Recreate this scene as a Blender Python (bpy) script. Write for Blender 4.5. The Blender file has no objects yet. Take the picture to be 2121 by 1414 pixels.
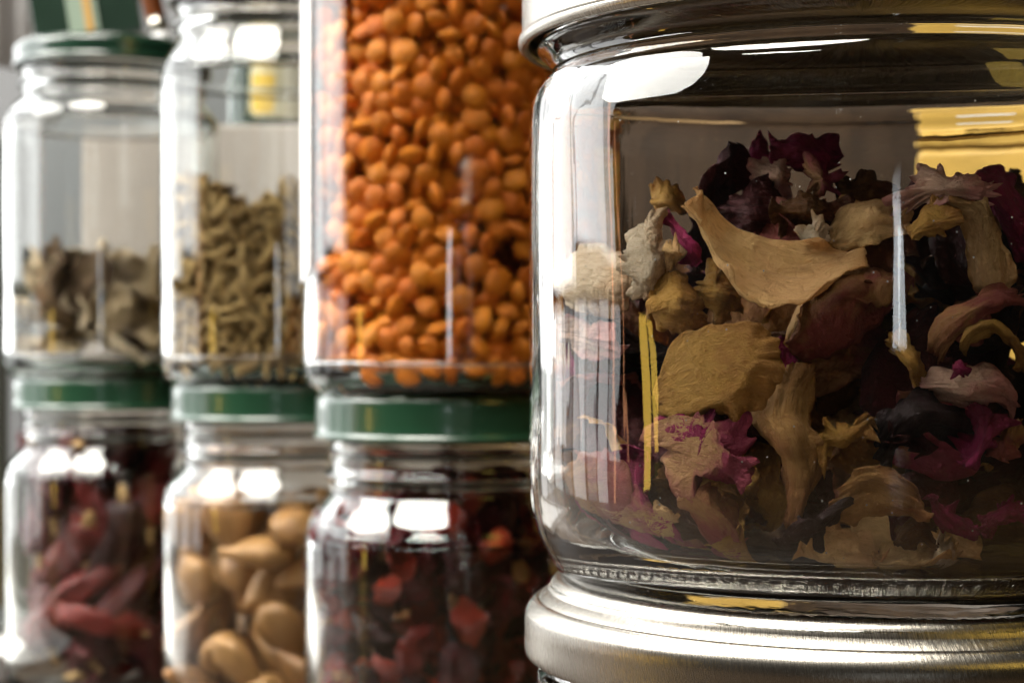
import bpy, bmesh, math, random
import numpy as np
from mathutils import Vector, Matrix, Euler, noise as mnoise

# ------------------------------------------------------------------ camera, light, exposure
S = bpy.context.scene
H = 0.131                      # eye height above the table (metres)
F = 3800.0                     # focal length in photo pixels (photo is 2121 wide)
cam_d = bpy.data.cameras.new('camera'); cam = bpy.data.objects.new('camera', cam_d)
S.collection.objects.link(cam); S.camera = cam
cam.location = (0, 0, H); cam.rotation_euler = (math.radians(90), 0, 0)
cam_d.sensor_width = 36; cam_d.lens = 36*F/2121
cam_d.clip_start = 0.01; cam_d.clip_end = 20
cam_d.dof.use_dof = True; cam_d.dof.focus_distance = 0.236; cam_d.dof.aperture_fstop = 32
cam_d.dof.aperture_blades = 0

W = bpy.data.worlds.new('World'); S.world = W; W.use_nodes = True
W.node_tree.nodes['Background'].inputs[0].default_value = (0.009, 0.007, 0.005, 1)
W.node_tree.nodes['Background'].inputs[1].default_value = 1.0

def area(name, loc, rot, sx, sy, radiance, col):
    L = bpy.data.lights.new(name, 'AREA'); L.shape = 'RECTANGLE'; L.size = sx; L.size_y = sy
    L.energy = radiance*math.pi*sx*sy; L.color = col
    o = bpy.data.objects.new(name, L); S.collection.objects.link(o)
    o.location = loc; o.rotation_euler = rot
    return o
RX = (0, math.radians(-90), 0)          # faces +x
WL = 4.7
# tall window to the left: panes side by side, with a dimmer strip of curtain below
for yy, sill, f in ((0.575, 0.195, 1.0), (0.885, 0.175, 0.8), (1.195, 0.10, 1.1), (1.505, 0.10, 0.9)):
    area('window_light', (-0.74, yy, (1.0+sill)/2), RX, 1.0-sill, 0.285, WL*f, (1.0, 1.0, 1.0))
for k, (yy, wd, f) in enumerate(((0.47, 0.07, 3.4), (0.56, 0.08, 1.2), (0.67, 0.10, 2.9), (0.80, 0.12, 0.8), (0.95, 0.14, 2.6), (1.13, 0.18, 1.2), (1.40, 0.32, 2.2))):
    area('curtain_light', (-0.745, yy, 0.035), RX, 0.25, wd, f, (1.0, 0.99, 0.98))       # folds of a thin curtain
# added fill lamp high at the left: lights the contents through the glass
def aimed(name, loc, target, sx, sy, radiance, col):
    o = area(name, loc, (0, 0, 0), sx, sy, radiance, col)
    o.rotation_euler = (Vector(target)-Vector(loc)).to_track_quat('-Z', 'Y').to_euler()
    return o
sk = aimed('contents_fill_high', (-0.88, 0.38, 0.86), (0.0, 0.36, 0.10), 0.80, 0.60, 20.0, (1.0, 0.96, 0.90)); sk.data.shape = 'ELLIPSE'; sk.data.energy *= math.pi/4
# added soft fill lamp over the camera, brightens the fronts of the contents
cl = aimed('contents_fill_top', (-0.42, -0.05, 1.50), (0.0, 0.33, 0.12), 0.95, 0.80, 34.0, (1.0, 0.95, 0.87)); cl.data.shape = 'ELLIPSE'; cl.data.energy *= math.pi/4
# narrow warm lamp beside the window
area('yellow_lamp', (-0.74, 0.185, 0.085), RX, 0.135, 0.040, 9.0, (1.0, 0.62, 0.10))
area('orange_streak_light', (-0.74, 0.395, 0.13), RX, 0.34, 0.012, 5.0, (1.0, 0.42, 0.20))  # added strip giving the thin orange streak reflected in the glass
# slim bright window slit behind the camera
area('far_window_light', (0.02, -1.75, 0.205), (math.radians(90), 0, 0), 0.075, 0.20, 9.0, (0.93, 0.97, 1.0))
# yellow lamp light at the right of the jars
aimed('room_yellow_light', (0.62, -0.28, 0.62), (0.05, 0.30, 0.12), 0.22, 0.30, 3.0, (1.0, 0.66, 0.13))

vs = S.view_settings
vs.view_transform = 'Standard'; vs.look = 'None'; vs.exposure = 0.0; vs.gamma = 1.0; vs.use_curve_mapping = False
S.render.engine = 'CYCLES'
cy = S.cycles
cy.use_denoising = True; cy.max_bounces = 13; cy.transmission_bounces = 12; cy.glossy_bounces = 4; cy.diffuse_bounces = 3
cy.transparent_max_bounces = 12; cy.caustics_reflective = True; cy.caustics_refractive = True
cy.sample_clamp_indirect = 40.0; cy.adaptive_threshold = 0.03; cy.blur_glossy = 0.3

# ------------------------------------------------------------------ helpers
def link(o, parent=None):
    S.collection.objects.link(o)
    if parent is not None: o.parent = parent
    return o
def mesh_obj(name, verts, faces, mat, parent=None, smooth=True, uvs=None):
    me = bpy.data.meshes.new(name); me.from_pydata([tuple(v) for v in verts], [], [tuple(f) for f in faces])
    if uvs is not None:
        ul = me.uv_layers.new(name='UVMap')
        li = np.zeros(len(me.loops), dtype=np.int32); me.loops.foreach_get('vertex_index', li)
        ul.data.foreach_set('uv', np.asarray(uvs, dtype=np.float32)[li].ravel())
    if smooth: me.polygons.foreach_set('use_smooth', [True]*len(me.polygons))
    me.materials.append(mat); me.update()
    return link(bpy.data.objects.new(name, me), parent)
def tag(o, label=None, cat=None, group=None, kind=None):
    if label: o['label'] = label
    if cat: o['category'] = cat
    if group: o['group'] = group
    if kind: o['kind'] = kind
    return o
def empty(name, loc):
    o = bpy.data.objects.new(name, None); o.location = loc; o.empty_display_size = 0.01
    return link(o)
def P(px, py, d):
    return Vector(((px-1060.5)/F*d, d, H-(py-707)/F*d))
def lathe(name, prof, mat, parent, seg=96, rfun=None, closed=False):
    verts, faces, idx = [], [], []
    for r, z in prof:
        if r < 1e-7: idx.append(len(verts)); verts.append((0, 0, z)); continue
        idx.append(len(verts))
        for i in range(seg):
            a = 2*math.pi*i/seg
            rr, zz = (r, z) if rfun is None else rfun(r, z, a)
            verts.append((rr*math.cos(a), rr*math.sin(a), zz))
    n = len(prof)
    for k in range(n if closed else n-1):
        A, B = k, (k+1) % n
        ra, rb = prof[A][0] < 1e-7, prof[B][0] < 1e-7
        for i in range(seg):
            j = (i+1) % seg
            if ra and rb: continue
            if ra: faces.append((idx[A], idx[B]+j, idx[B]+i))
            elif rb: faces.append((idx[A]+i, idx[A]+j, idx[B]))
            else: faces.append((idx[A]+i, idx[A]+j, idx[B]+j, idx[B]+i))
    return mesh_obj(name, verts, faces, mat, parent)
def smooth_prof(pts, n=6):
    """round a list of (r,z) by Catmull-Rom"""
    out = []
    for i in range(len(pts)-1):
        p0 = pts[max(i-1, 0)]; p1 = pts[i]; p2 = pts[i+1]; p3 = pts[min(i+2, len(pts)-1)]
        for k in range(n):
            t = k/n
            out.append(tuple(0.5*((2*p1[c])+(-p0[c]+p2[c])*t+(2*p0[c]-5*p1[c]+4*p2[c]-p3[c])*t*t+(-p0[c]+3*p1[c]-3*p2[c]+p3[c])*t**3) for c in (0, 1)))
    out.append(pts[-1])
    return [(max(r, 0.0), z) for r, z in out]
def box(name, sx, sy, sz, mat, parent=None, loc=(0, 0, 0), bev=0.0):
    bm = bmesh.new(); bmesh.ops.create_cube(bm, size=1.0)
    bmesh.ops.scale(bm, vec=(sx, sy, sz), verts=bm.verts); bmesh.ops.translate(bm, vec=(0, 0, sz/2), verts=bm.verts)
    if bev: bmesh.ops.bevel(bm, geom=bm.edges[:], offset=bev, segments=3, profile=0.6, affect='EDGES')
    me = bpy.data.meshes.new(name); bm.to_mesh(me); bm.free(); me.materials.append(mat)
    o = bpy.data.objects.new(name, me); o.location = loc
    return link(o, parent)

# ------------------------------------------------------------------ materials
class NT:
    def __init__(s, name):
        s.m = bpy.data.materials.new(name); s.m.use_nodes = True; s.t = s.m.node_tree
        s.t.nodes.clear(); s.out = s.t.nodes.new('ShaderNodeOutputMaterial')
    def n(s, typ, **kw):
        nd = s.t.nodes.new('ShaderNode'+typ)
        for k, v in kw.items():
            if k.startswith('i_'): nd.inputs[k[2:].replace('_', ' ')].default_value = v
            else: setattr(nd, k, v)
        return nd
    def l(s, a, b): s.t.links.new(a, b)
    def coords(s, kind='Object', scale=(1, 1, 1)):
        tc = s.n('TexCoord'); mp = s.n('Mapping'); mp.inputs['Scale'].default_value = scale
        s.l(tc.outputs[kind], mp.inputs['Vector']); return mp.outputs['Vector']
    def noise(s, vec, scale=5, detail=3, rough=0.5, dist=0.0):
        nd = s.n('TexNoise'); nd.inputs['Scale'].default_value = scale; nd.inputs['Detail'].default_value = detail
        nd.inputs['Roughness'].default_value = rough; nd.inputs['Distortion'].default_value = dist
        if vec is not None: s.l(vec, nd.inputs['Vector'])
        return nd.outputs['Fac']
    def ramp(s, fac, stops):
        r = s.n('ValToRGB'); e = r.color_ramp.elements
        while len(e) < len(stops): e.new(0.5)
        for k, (p, c) in enumerate(stops):
            e[k].position = p; e[k].color = (*c, 1) if len(c) == 3 else c
        s.l(fac, r.inputs['Fac']); return r.outputs['Color']
    def math(s, op, a, b=None):
        m = s.n('Math'); m.operation = op
        for i, v in enumerate((a, b)):
            if v is None: continue
            if isinstance(v, (int, float)): m.inputs[i].default_value = v
            else: s.l(v, m.inputs[i])
        return m.outputs[0]
    def mix(s, f, a, b, blend='MIX'):
        m = s.n('Mix'); m.data_type = 'RGBA'; m.blend_type = blend
        for nm, v in ((0, f), (6, a), (7, b)):
            if isinstance(v, (int, float)): m.inputs[nm].default_value = v
            elif isinstance(v, tuple): m.inputs[nm].default_value = (*v, 1)
            else: s.l(v, m.inputs[nm])
        return m.outputs[2]
    def bump(s, h, dist, strength=1.0, normal=None):
        b = s.n('Bump'); b.inputs['Distance'].default_value = dist; b.inputs['Strength'].default_value = strength
        s.l(h, b.inputs['Height'])
        if normal is not None: s.l(normal, b.inputs['Normal'])
        return b.outputs['Normal']
    def prin(s, col=None, rough=0.5, metal=0.0, normal=None, spec=0.5, **kw):
        p = s.n('BsdfPrincipled'); p.inputs['Metallic'].default_value = metal; p.inputs['Specular IOR Level'].default_value = spec
        if isinstance(rough, (int, float)): p.inputs['Roughness'].default_value = rough
        else: s.l(rough, p.inputs['Roughness'])
        if isinstance(col, tuple): p.inputs['Base Color'].default_value = (*col, 1)
        elif col is not None: s.l(col, p.inputs['Base Color'])
        if normal is not None: s.l(normal, p.inputs['Normal'])
        for k, v in kw.items(): p.inputs[k.replace('_', ' ')].default_value = v
        return p.outputs['BSDF']
    def done(s, sh): s.l(sh, s.out.inputs['Surface']); return s.m

def glass_mat(name, tint, wav, dirt):
    t = NT(name)
    v1 = t.coords('Object', (1, 1, 0.05)); n1 = t.noise(v1, 150, 3, 0.6)          # long vertical draw lines
    v2 = t.coords('Object', (1, 1, 0.7)); n2 = t.noise(v2, 28, 1, 0.4)
    n3 = t.noise(t.coords('Object', (1, 1, 0.30)), 75, 2, 0.5)
    h = t.math('ADD', t.math('ADD', t.math('MULTIPLY', n1, 0.020), n2), t.math('MULTIPLY', n3, 0.10))
    nrm = t.bump(h, wav)
    g = t.n('BsdfGlass'); g.inputs['IOR'].default_value = 1.5; g.inputs['Roughness'].default_value = 0.0
    g.inputs['Color'].default_value = (*tint, 1); t.l(nrm, g.inputs['Normal'])
    if dirt <= 0: return t.done(g.outputs[0])
    # dust specks, dried droplets (rings) in a few patches, faint smears
    vv = t.coords('Object', (1, 1, 1))
    vo = t.n('TexVoronoi'); vo.inputs['Scale'].default_value = 620; t.l(vv, vo.inputs['Vector'])
    sel = t.noise(vv, 330, 2)
    specks = t.math('MULTIPLY', t.math('LESS_THAN', vo.outputs['Distance'], 0.075), t.math('GREATER_THAN', sel, 0.61))
    wob = t.n('TexNoise'); wob.inputs['Scale'].default_value = 700; t.l(vv, wob.inputs['Vector'])
    va = t.n('VectorMath'); va.operation = 'MULTIPLY_ADD'; t.l(wob.outputs['Color'], va.inputs[0]); va.inputs[1].default_value = (0.0016,)*3; t.l(vv, va.inputs[2])
    vr = t.n('TexVoronoi'); vr.inputs['Scale'].default_value = 430; t.l(va.outputs[0], vr.inputs['Vector'])
    ring = t.math('MULTIPLY', t.math('LESS_THAN', t.math('ABSOLUTE', t.math('SUBTRACT', vr.outputs['Distance'], 0.33)), 0.05), 0.0)
    area_m = t.ramp(t.noise(vv, 38, 2), [(0.60, (0, 0, 0)), (0.68, (1, 1, 1))])
    ring = t.math('MULTIPLY', ring, area_m)
    vs_ = t.coords('Object', (1, 1, 0.22)); sm = t.ramp(t.noise(vs_, 75, 5, 0.7), [(0.5, (0, 0, 0)), (0.85, (1, 1, 1))])
    smear = t.math('MULTIPLY', sm, 0.006)
    fac = t.math('MULTIPLY', t.math('ADD', t.math('ADD', t.math('MULTIPLY', specks, 0.45), ring), smear), dirt)
    d = t.n('BsdfDiffuse'); d.inputs['Color'].default_value = (0.75, 0.75, 0.73, 1)
    mx = t.n('MixShader'); t.l(fac, mx.inputs[0]); t.l(g.outputs[0], mx.inputs[1]); t.l(d.outputs[0], mx.inputs[2])
    return t.done(mx.outputs[0])
M_GLASS_BIG = glass_mat('clear_glass_large_jar', (0.985, 0.99, 0.985), 0.0013, 1.0)
M_GLASS = glass_mat('clear_glass_jar', (0.975, 0.985, 0.978), 0.0007, 0.2)

def silver_mat():
    t = NT('brushed_silver_lid')
    tc = t.n('TexCoord'); sx = t.n('SeparateXYZ'); t.l(tc.outputs['Object'], sx.inputs[0])
    ang = t.math('ARCTAN2', sx.outputs[1], sx.outputs[0])
    sl = t.math('ADD', ang, t.math('MULTIPLY', sx.outputs[2], 5.0))
    cx = t.n('CombineXYZ'); t.l(t.math('MULTIPLY', sl, 900.0), cx.inputs[0]); t.l(t.math('MULTIPLY', sx.outputs[2], 260.0), cx.inputs[1])
    br = t.noise(cx.outputs[0], 1.0, 3, 0.6)
    fine = t.noise(t.coords('Object'), 2600, 2)
    n = t.bump(br, 0.00003, 0.6); n = t.bump(fine, 0.00002, 0.5, n)
    ro = t.ramp(br, [(0.2, (0.22,)*3), (0.8, (0.31,)*3)])
    return t.done(t.prin((0.33, 0.31, 0.27), ro, 1.0, n))
M_SILVER = silver_mat()
def paint_metal(name, col, rough):
    t = NT(name); v = t.coords('Object')
    n = t.bump(t.noise(v, 900, 3), 0.00003, 0.5)
    c = t.mix(t.ramp(t.noise(v, 60, 4), [(0.4, (0, 0, 0)), (0.7, (1, 1, 1))]), col, tuple(x*0.75 for x in col))
    return t.done(t.prin(c, rough, 0.0, n, 0.6, Coat_Weight=0.6, Coat_Roughness=0.12))
M_GREEN = paint_metal('green_lid_enamel', (0.010, 0.044, 0.021), 0.28)
M_DKGREEN = paint_metal('dark_green_lid_enamel', (0.006, 0.026, 0.014), 0.25)
M_CREAM = paint_metal('cream_lid_lacquer', (0.62, 0.60, 0.55), 0.3)
def plain(name, col, rough=0.6, nsc=120, amt=0.25, bump=0.0, spec=0.4):
    t = NT(name); v = t.coords('Object')
    nz = t.noise(v, nsc, 4, 0.6)
    c = t.mix(nz, tuple(x*(1-amt) for x in col), tuple(min(1, x*(1+amt)) for x in col))
    nr = t.bump(nz, bump) if bump else None
    return t.done(t.prin(c, rough, 0.0, nr, spec))
def table_mat():
    t = NT('brown_table_wood'); v = t.coords('Object', (0.10, 1, 1))
    g = t.noise(v, 22, 6, 0.6, 0.5)
    c = t.ramp(g, [(0.3, (0.022, 0.012, 0.006)), (0.7, (0.050, 0.030, 0.014))])
    return t.done(t.prin(c, 0.45, 0.0, t.bump(g, 0.0006), 0.4))
M_TABLE = table_mat()
M_WALL = plain('grey_plaster', (0.21, 0.21, 0.207), 0.85, 8, 0.12)
M_LABEL_GLINT = plain('white_label_or_glint', (0.72, 0.72, 0.71), 0.75, 300, 0.05)  # jar label paper, also the painted highlight patch on the tin
def wood_mat():
    t = NT('dark_brown_wood'); v = t.coords('Object', (1, 1, 0.06))
    g = t.noise(v, 60, 6, 0.6, 0.6)
    c = t.ramp(g, [(0.3, (0.016, 0.009, 0.005)), (0.7, (0.055, 0.031, 0.016))])
    return t.done(t.prin(c, 0.5, 0.0, t.bump(g, 0.0006), 0.4))
M_WOOD = wood_mat()

def petal_mat(name, base, tip, vein, dark, transl=0.36, tipstart=0.55):
    t = NT(name)
    uv = t.n('UVMap'); sp = t.n('SeparateXYZ'); t.l(uv.outputs[0], sp.inputs[0])
    u, v = sp.outputs[0], sp.outputs[1]
    obj = t.coords('Object'); oi = t.n('ObjectInfo')
    # veins run lengthwise, spreading a little
    cx = t.n('CombineXYZ')
    t.l(t.math('MULTIPLY', v, 30.0), cx.inputs[0]); t.l(t.math('MULTIPLY', u, 9.0), cx.inputs[1]); t.l(t.math('MULTIPLY', oi.outputs['Random'], 40.0), cx.inputs[2])
    vein_n = t.noise(cx.outputs[0], 1.0, 6, 0.68, 1.6)
    cx2 = t.n('CombineXYZ')
    t.l(t.math('MULTIPLY', v, 3.0), cx2.inputs[0]); t.l(t.math('MULTIPLY', u, 3.0), cx2.inputs[1]); t.l(t.math('MULTIPLY', oi.outputs['Random'], 55.0), cx2.inputs[2])
    blot = t.noise(cx2.outputs[0], 1.0, 5, 0.6, 0.4)
    crin = t.noise(obj, 420, 4, 0.6, 0.5)
    tipf = t.math('ADD', u, t.math('MULTIPLY', t.math('SUBTRACT', blot, 0.5), 1.5))
    tf = t.ramp(tipf, [(tipstart-0.15, (0, 0, 0)), (min(tipstart+0.25, 1.0), (1, 1, 1))])
    ed = t.math('MAXIMUM', t.math('ABSOLUTE', t.math('SUBTRACT', u, 0.5)), t.math('ABSOLUTE', t.math('SUBTRACT', v, 0.5)))
    edn = t.math('ADD', ed, t.math('MULTIPLY', t.math('SUBTRACT', blot, 0.5), 0.16))
    c = t.mix(tf, base, tip)
    c = t.mix(t.ramp(edn, [(0.38, (0, 0, 0)), (0.50, (0.75,)*3)]), c, vein)
    c = t.mix(t.ramp(vein_n, [(0.50, (0, 0, 0)), (0.78, (0.7,)*3)]), c, vein)
    c = t.mix(t.ramp(crin, [(0.52, (0, 0, 0)), (0.85, (0.55,)*3)]), c, dark)
    hsv = t.n('HueSaturation'); t.l(c, hsv.inputs['Color'])
    t.l(t.math('ADD', 0.92, t.math('MULTIPLY', oi.outputs['Random'], 0.26)), hsv.inputs['Value'])
    c = hsv.outputs[0]
    n = t.bump(vein_n, 0.0006, 0.8); n = t.bump(crin, 0.0013, 0.8, n)
    p = t.prin(c, 0.62, 0.0, n, 0.3)
    tr = t.n('BsdfTranslucent'); t.l(c, tr.inputs['Color']); t.l(n, tr.inputs['Normal'])
    mx = t.n('MixShader'); mx.inputs[0].default_value = transl
    t.l(p, mx.inputs[1]); t.l(tr.outputs[0], mx.inputs[2])
    return t.done(mx.outputs[0])
PM = {
 'cream':  petal_mat('petal_cream', (0.84, 0.56, 0.245), (0.80, 0.50, 0.23), (0.50, 0.23, 0.055), (0.42, 0.17, 0.05)),
 'white':  petal_mat('petal_pale', (0.80, 0.66, 0.48), (0.70, 0.50, 0.32), (0.48, 0.29, 0.14), (0.42, 0.22, 0.11)),
 'ochre':  petal_mat('petal_ochre', (0.58, 0.33, 0.075), (0.48, 0.24, 0.060), (0.30, 0.125, 0.022), (0.26, 0.095, 0.022)),
 'tan':    petal_mat('petal_tan', (0.56, 0.31, 0.105), (0.50, 0.23, 0.09), (0.30, 0.125, 0.042), (0.24, 0.08, 0.033)),
 'rosetan':petal_mat('petal_rose_tan', (0.43, 0.22, 0.085), (0.34, 0.085, 0.075), (0.28, 0.09, 0.055), (0.20, 0.045, 0.04), 0.35, 0.4),
 'pink':   petal_mat('petal_pink', (0.58, 0.33, 0.15), (0.46, 0.085, 0.15), (0.32, 0.045, 0.085), (0.25, 0.035, 0.06), 0.35, 0.45),
 'palepink': petal_mat('petal_pale_pink', (0.66, 0.45, 0.33), (0.62, 0.29, 0.25), (0.45, 0.17, 0.16), (0.36, 0.11, 0.11), 0.35, 0.5),
 'magenta':petal_mat('petal_magenta', (0.32, 0.035, 0.09), (0.36, 0.020, 0.11), (0.16, 0.010, 0.04), (0.12, 0.010, 0.03), 0.3, 0.3),
 'maroon': petal_mat('petal_maroon', (0.075, 0.012, 0.013), (0.10, 0.013, 0.020), (0.040, 0.007, 0.008), (0.03, 0.005, 0.006), 0.2),
 'black':  petal_mat('petal_blackish', (0.018, 0.007, 0.008), (0.030, 0.008, 0.011), (0.010, 0.005, 0.005), (0.008, 0.004, 0.004), 0.08),
 'brown':  petal_mat('petal_brown', (0.18, 0.080, 0.028), (0.15, 0.048, 0.024), (0.09, 0.035, 0.014), (0.07, 0.022, 0.012), 0.28),
}

# ------------------------------------------------------------------ setting
def sheet(name, pts, mat):
    o = mesh_obj(name, pts, [(0, 1, 2, 3)], mat, smooth=False); o['kind'] = 'structure'; return o
table = box('table', 1.9, 2.2, 0.03, M_TABLE, None, (0.25, -0.155, -0.030), 0.003); table['kind'] = 'structure'
wall = sheet('wall', [(-1.2, 1.75, -0.8), (1.8, 1.75, -0.8), (1.8, 1.75, 1.5), (-1.2, 1.75, 1.5)], M_WALL)

# ------------------------------------------------------------------ jars
def jar_profile(R, body_top, neck_r, neck_z, top, heel=0.008, wall_t=0.0022, base_t=0.0035):
    o = [(0, 0.0016), (R*0.55, 0.0016), (R-heel*1.25, 0.0010), (R-heel*0.95, 0.0), (R-heel*0.62, 0.0003),
         (R-heel*0.30, heel*0.25), (R-heel*0.07, heel*0.62), (R, heel*1.1), (R, heel*1.1+0.004)]
    zm = [body_top*0.5, body_top-0.003]
    s = [(R, zm[0]), (R, zm[1])]
    dz = neck_z-body_top
    s += [(R-0.0002, body_top), (R-(R-neck_r)*0.18, body_top+dz*0.34), (R-(R-neck_r)*0.55, body_top+dz*0.66), (neck_r+0.0007, body_top+dz*0.90),
          (neck_r, neck_z), (neck_r, neck_z+0.002), (neck_r+0.0014, neck_z+0.0036), (neck_r+0.0014, neck_z+0.0046), (neck_r+0.0001, neck_z+0.0062),
          (neck_r, neck_z+0.009), (neck_r+0.0010, neck_z+0.0102), (neck_r, neck_z+0.0116), (neck_r, top-0.001), (neck_r-0.0008, top), (neck_r-0.0018, top)]
    i = [(neck_r-wall_t, top-0.0008), (neck_r-wall_t, neck_z+0.0005), (neck_r+0.0004-wall_t, body_top+dz*0.85),
         (R-(R-neck_r)*0.55-wall_t, body_top+dz*0.58), (R-(R-neck_r)*0.18-wall_t, body_top+dz*0.26), (R-wall_t, body_top-0.003), (R-wall_t, zm[0]),
         (R-wall_t, heel*1.1+0.004+base_t*0.5), (R-wall_t*1.1, heel*0.75+base_t*0.6), (R-wall_t-heel*0.32, base_t+heel*0.2), (R-wall_t-heel*0.8, base_t), (R*0.5, base_t+0.0006), (0, base_t+0.0008)]
    return smooth_prof(o+s+i, 4)
def lid_profile(R, h, inner=None):
    """twist-off lid, z from 0 (lower lip) to h (top), hollow below"""
    t = 0.0006
    return [(R-0.0016, 0.0016), (R-0.0014, 0.0004), (R-0.0006, 0), (R, 0.0006), (R, 0.0016), (R-0.0005, 0.0024), (R-0.0005, h-0.0030), (R-0.0011, h-0.0016),
            (R-0.0024, h-0.0006), (R-0.0034, h-0.0002), (R-0.0050, h), (R-0.0062, h-0.0004), (R-0.0072, h-0.0012), (R-0.0085, h-0.0014), (R*0.4, h-0.0014), (0, h-0.0014),
            (0, h-0.0014-t), (R*0.4, h-0.0014-t), (R-0.0045, h-0.0022), (R-0.0022, h-0.0036), (R-0.0012, h-0.005), (R-0.0012, 0.003)]
def lid_mesh(name, R, h, mat, parent, z, prof=None):
    o = lathe(name, smooth_prof(prof or lid_profile(R, h), 3), mat, parent, 128)
    o.location = (0, 0, z); return o
def small_jar(axis, z0, R, body_top, neck_r, neck_z, top, lid_r, lid_h, lid_mat, label, group):
    e = empty('glass_jar', (axis[0], axis[1], z0)); tag(e, label, 'jar', group)
    lathe('glass_body', jar_profile(R, body_top, neck_r, neck_z, top), M_GLASS, e, 128)
    lid_mesh('lid', lid_r, lid_h, lid_mat, e, top+0.0008-lid_h+0.0021)
    return e
def axis_at(px, d): return ((px-1060.5)/F*d, d)
A1 = axis_at(930, 0.475); A2 = axis_at(582, 0.585); A3 = axis_at(222, 0.690); AB = axis_at(1782, 0.275)
GJ = 'small jars stacked two high in the row'
# lower row (stands on the table), lid tops at z = 0.118
LOW = dict(R=0.0372, body_top=0.081, neck_r=0.0305, neck_z=0.093, top=0.1158, lid_r=0.0348, lid_h=0.0126)
j1l = small_jar(A1, 0.0, lid_mat=M_GREEN, label='glass jar with green lid full of dark red dried fruit flakes, under the lentil jar', group=GJ, **LOW)
j2l = small_jar(A2, 0.0, lid_mat=M_GREEN, label='glass jar with green lid holding tan nuts, under the seed jar', group=GJ, **LOW)
j3l = small_jar(A3, 0.0, lid_mat=M_GREEN, label='glass jar with green lid holding dried red chillies, at the end of the row', group=GJ, **LOW)
ZU = 0.1172
j1u = small_jar(A1, ZU, 0.0378, 0.126, 0.0315, 0.138, 0.158, 0.0355, 0.012, M_GREEN, 'tall glass jar filled with orange lentils, stacked on a green lid', GJ)
j2u = small_jar(A2, ZU, 0.0378, 0.096, 0.0325, 0.109, 0.129, 0.0358, 0.012, M_DKGREEN, 'glass jar part filled with greenish brown seeds, stacked on the nut jar', GJ)
j3u = small_jar(A3, ZU, 0.0378, 0.094, 0.0308, 0.105, 0.1222, 0.0345, 0.0096, M_DKGREEN, 'nearly empty glass jar of pale dried slices under a dark green lid', GJ)

# paper label on the lentil jar's side (wraps the glass)
def wrap_label(R, a0, a1, z0, z1, mat, parent, name='label_or_glint'):
    n, vs_, fs = 20, [], []
    for k in range(n+1):
        a = a0+(a1-a0)*k/n
        e = min(k, n-k)/2.0; cut = 0.0035*(1-min(1, e))**2
        for r in (R, R+0.00018):
            for z in (z0+cut, z1-cut): vs_.append((r*math.cos(a), r*math.sin(a), z))
    for k in range(n):
        b = 4*k; c = b+4
        fs += [(b+2, c+2, c+3, b+3), (b, b+1, c+1, c), (b+1, b+3, c+3, c+1), (b, c, c+2, b+2)]
    fs += [(0, 2, 3, 1), (4*n, 4*n+1, 4*n+3, 4*n+2)]
    return mesh_obj(name, vs_, fs, mat, parent, smooth=False)
wrap_label(0.03795, math.radians(100), math.radians(206), 0.029, 0.118, M_LABEL_GLINT, j1u)

# large jar (hero)
RB = 0.0496
def big_profile():
    R = RB
    o = [(0, 0.0030), (0.030, 0.0030), (0.0385, 0.0024), (0.0405, 0.0008), (0.0415, 0.0), (0.0428, 0.0003), (0.0440, 0.0015), (0.0460, 0.0042), (0.0480, 0.0080), (0.0492, 0.0125), (R, 0.018), (R, 0.030)]
    s = [(R, 0.050), (R, 0.066), (0.04955, 0.0705), (0.0492, 0.0732), (0.0482, 0.0752), (0.0468, 0.0764), (0.0462, 0.0774), (0.0463, 0.0786), (0.0474, 0.0797), (0.0484, 0.0806), (0.0482, 0.0818), (0.0472, 0.0826), (0.0468, 0.084),
         (0.0474, 0.0852), (0.0468, 0.0866), (0.0468, 0.0915), (0.0462, 0.0925), (0.0450, 0.0925)]
    i = [(0.0440, 0.0915), (0.0438, 0.082), (0.0438, 0.0775), (0.0448, 0.0752), (0.0462, 0.0730), (0.0470, 0.070), (0.04725, 0.066), (0.0473, 0.050), (0.0473, 0.030), (0.0472, 0.0195), (0.0464, 0.0135), (0.0448, 0.0092), (0.0420, 0.0066), (0.0385, 0.0056), (0.025, 0.0058), (0, 0.0060)]
    return smooth_prof(o+s+i, 4)
def big_r(r, z, a):
    # stippled bearing ring at the heel and slight out-of-round
    if z < 0.0016 and 0.0405 < r < 0.0442: z = z+0.00028*(1+math.sin(a*110))
    k = 1+0.0022*math.sin(2*a+0.4)+0.0010*math.sin(5*a+1.0)
    return r*k, z
ZB = H-0.0372
def silver_lid_profile(R, h):
    return [(R-0.0020, 0.0018), (R-0.0018, 0.0004), (R-0.0010, 0), (R-0.0002, 0.0005), (R, 0.0016), (R, 0.004), (R, h-0.0064), (R-0.0003, h-0.0050), (R-0.0012, h-0.0038), (R-0.0020, h-0.0033),
            (R-0.0026, h-0.0036), (R-0.0032, h-0.0030), (R-0.0038, h-0.0014), (R-0.0048, h-0.0002), (R-0.0062, h), (R-0.0074, h-0.0005), (R-0.0084, h-0.0018), (R-0.0095, h-0.0024), (R-0.0120, h-0.0025), (R*0.5, h-0.0025), (0, h-0.0025),
            (0, h-0.0031), (R*0.5, h-0.0031), (R-0.011, h-0.0031), (R-0.0060, h-0.0012), (R-0.0034, h-0.0022), (R-0.0012, h-0.0046), (R-0.0010, 0.004)]
bj = empty('glass_jar', (AB[0], AB[1], ZB))
tag(bj, 'large wide glass jar filled with dried rose petals, nearest the camera', 'jar', 'large wide jars stacked in front')
lathe('glass_body', big_profile(), M_GLASS_BIG, bj, 440, big_r)
lid_mesh('lid', 0.0512, 0.0150, M_SILVER, bj, 0.0808)
lj = empty('glass_jar', (AB[0], AB[1], 0.0))
tag(lj, 'large glass jar with a brushed silver lid, under the rose petal jar', 'jar', 'large wide jars stacked in front')
LT = ZB+0.0023         # top of silver lid (the petal jar stands in its recess)
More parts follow.
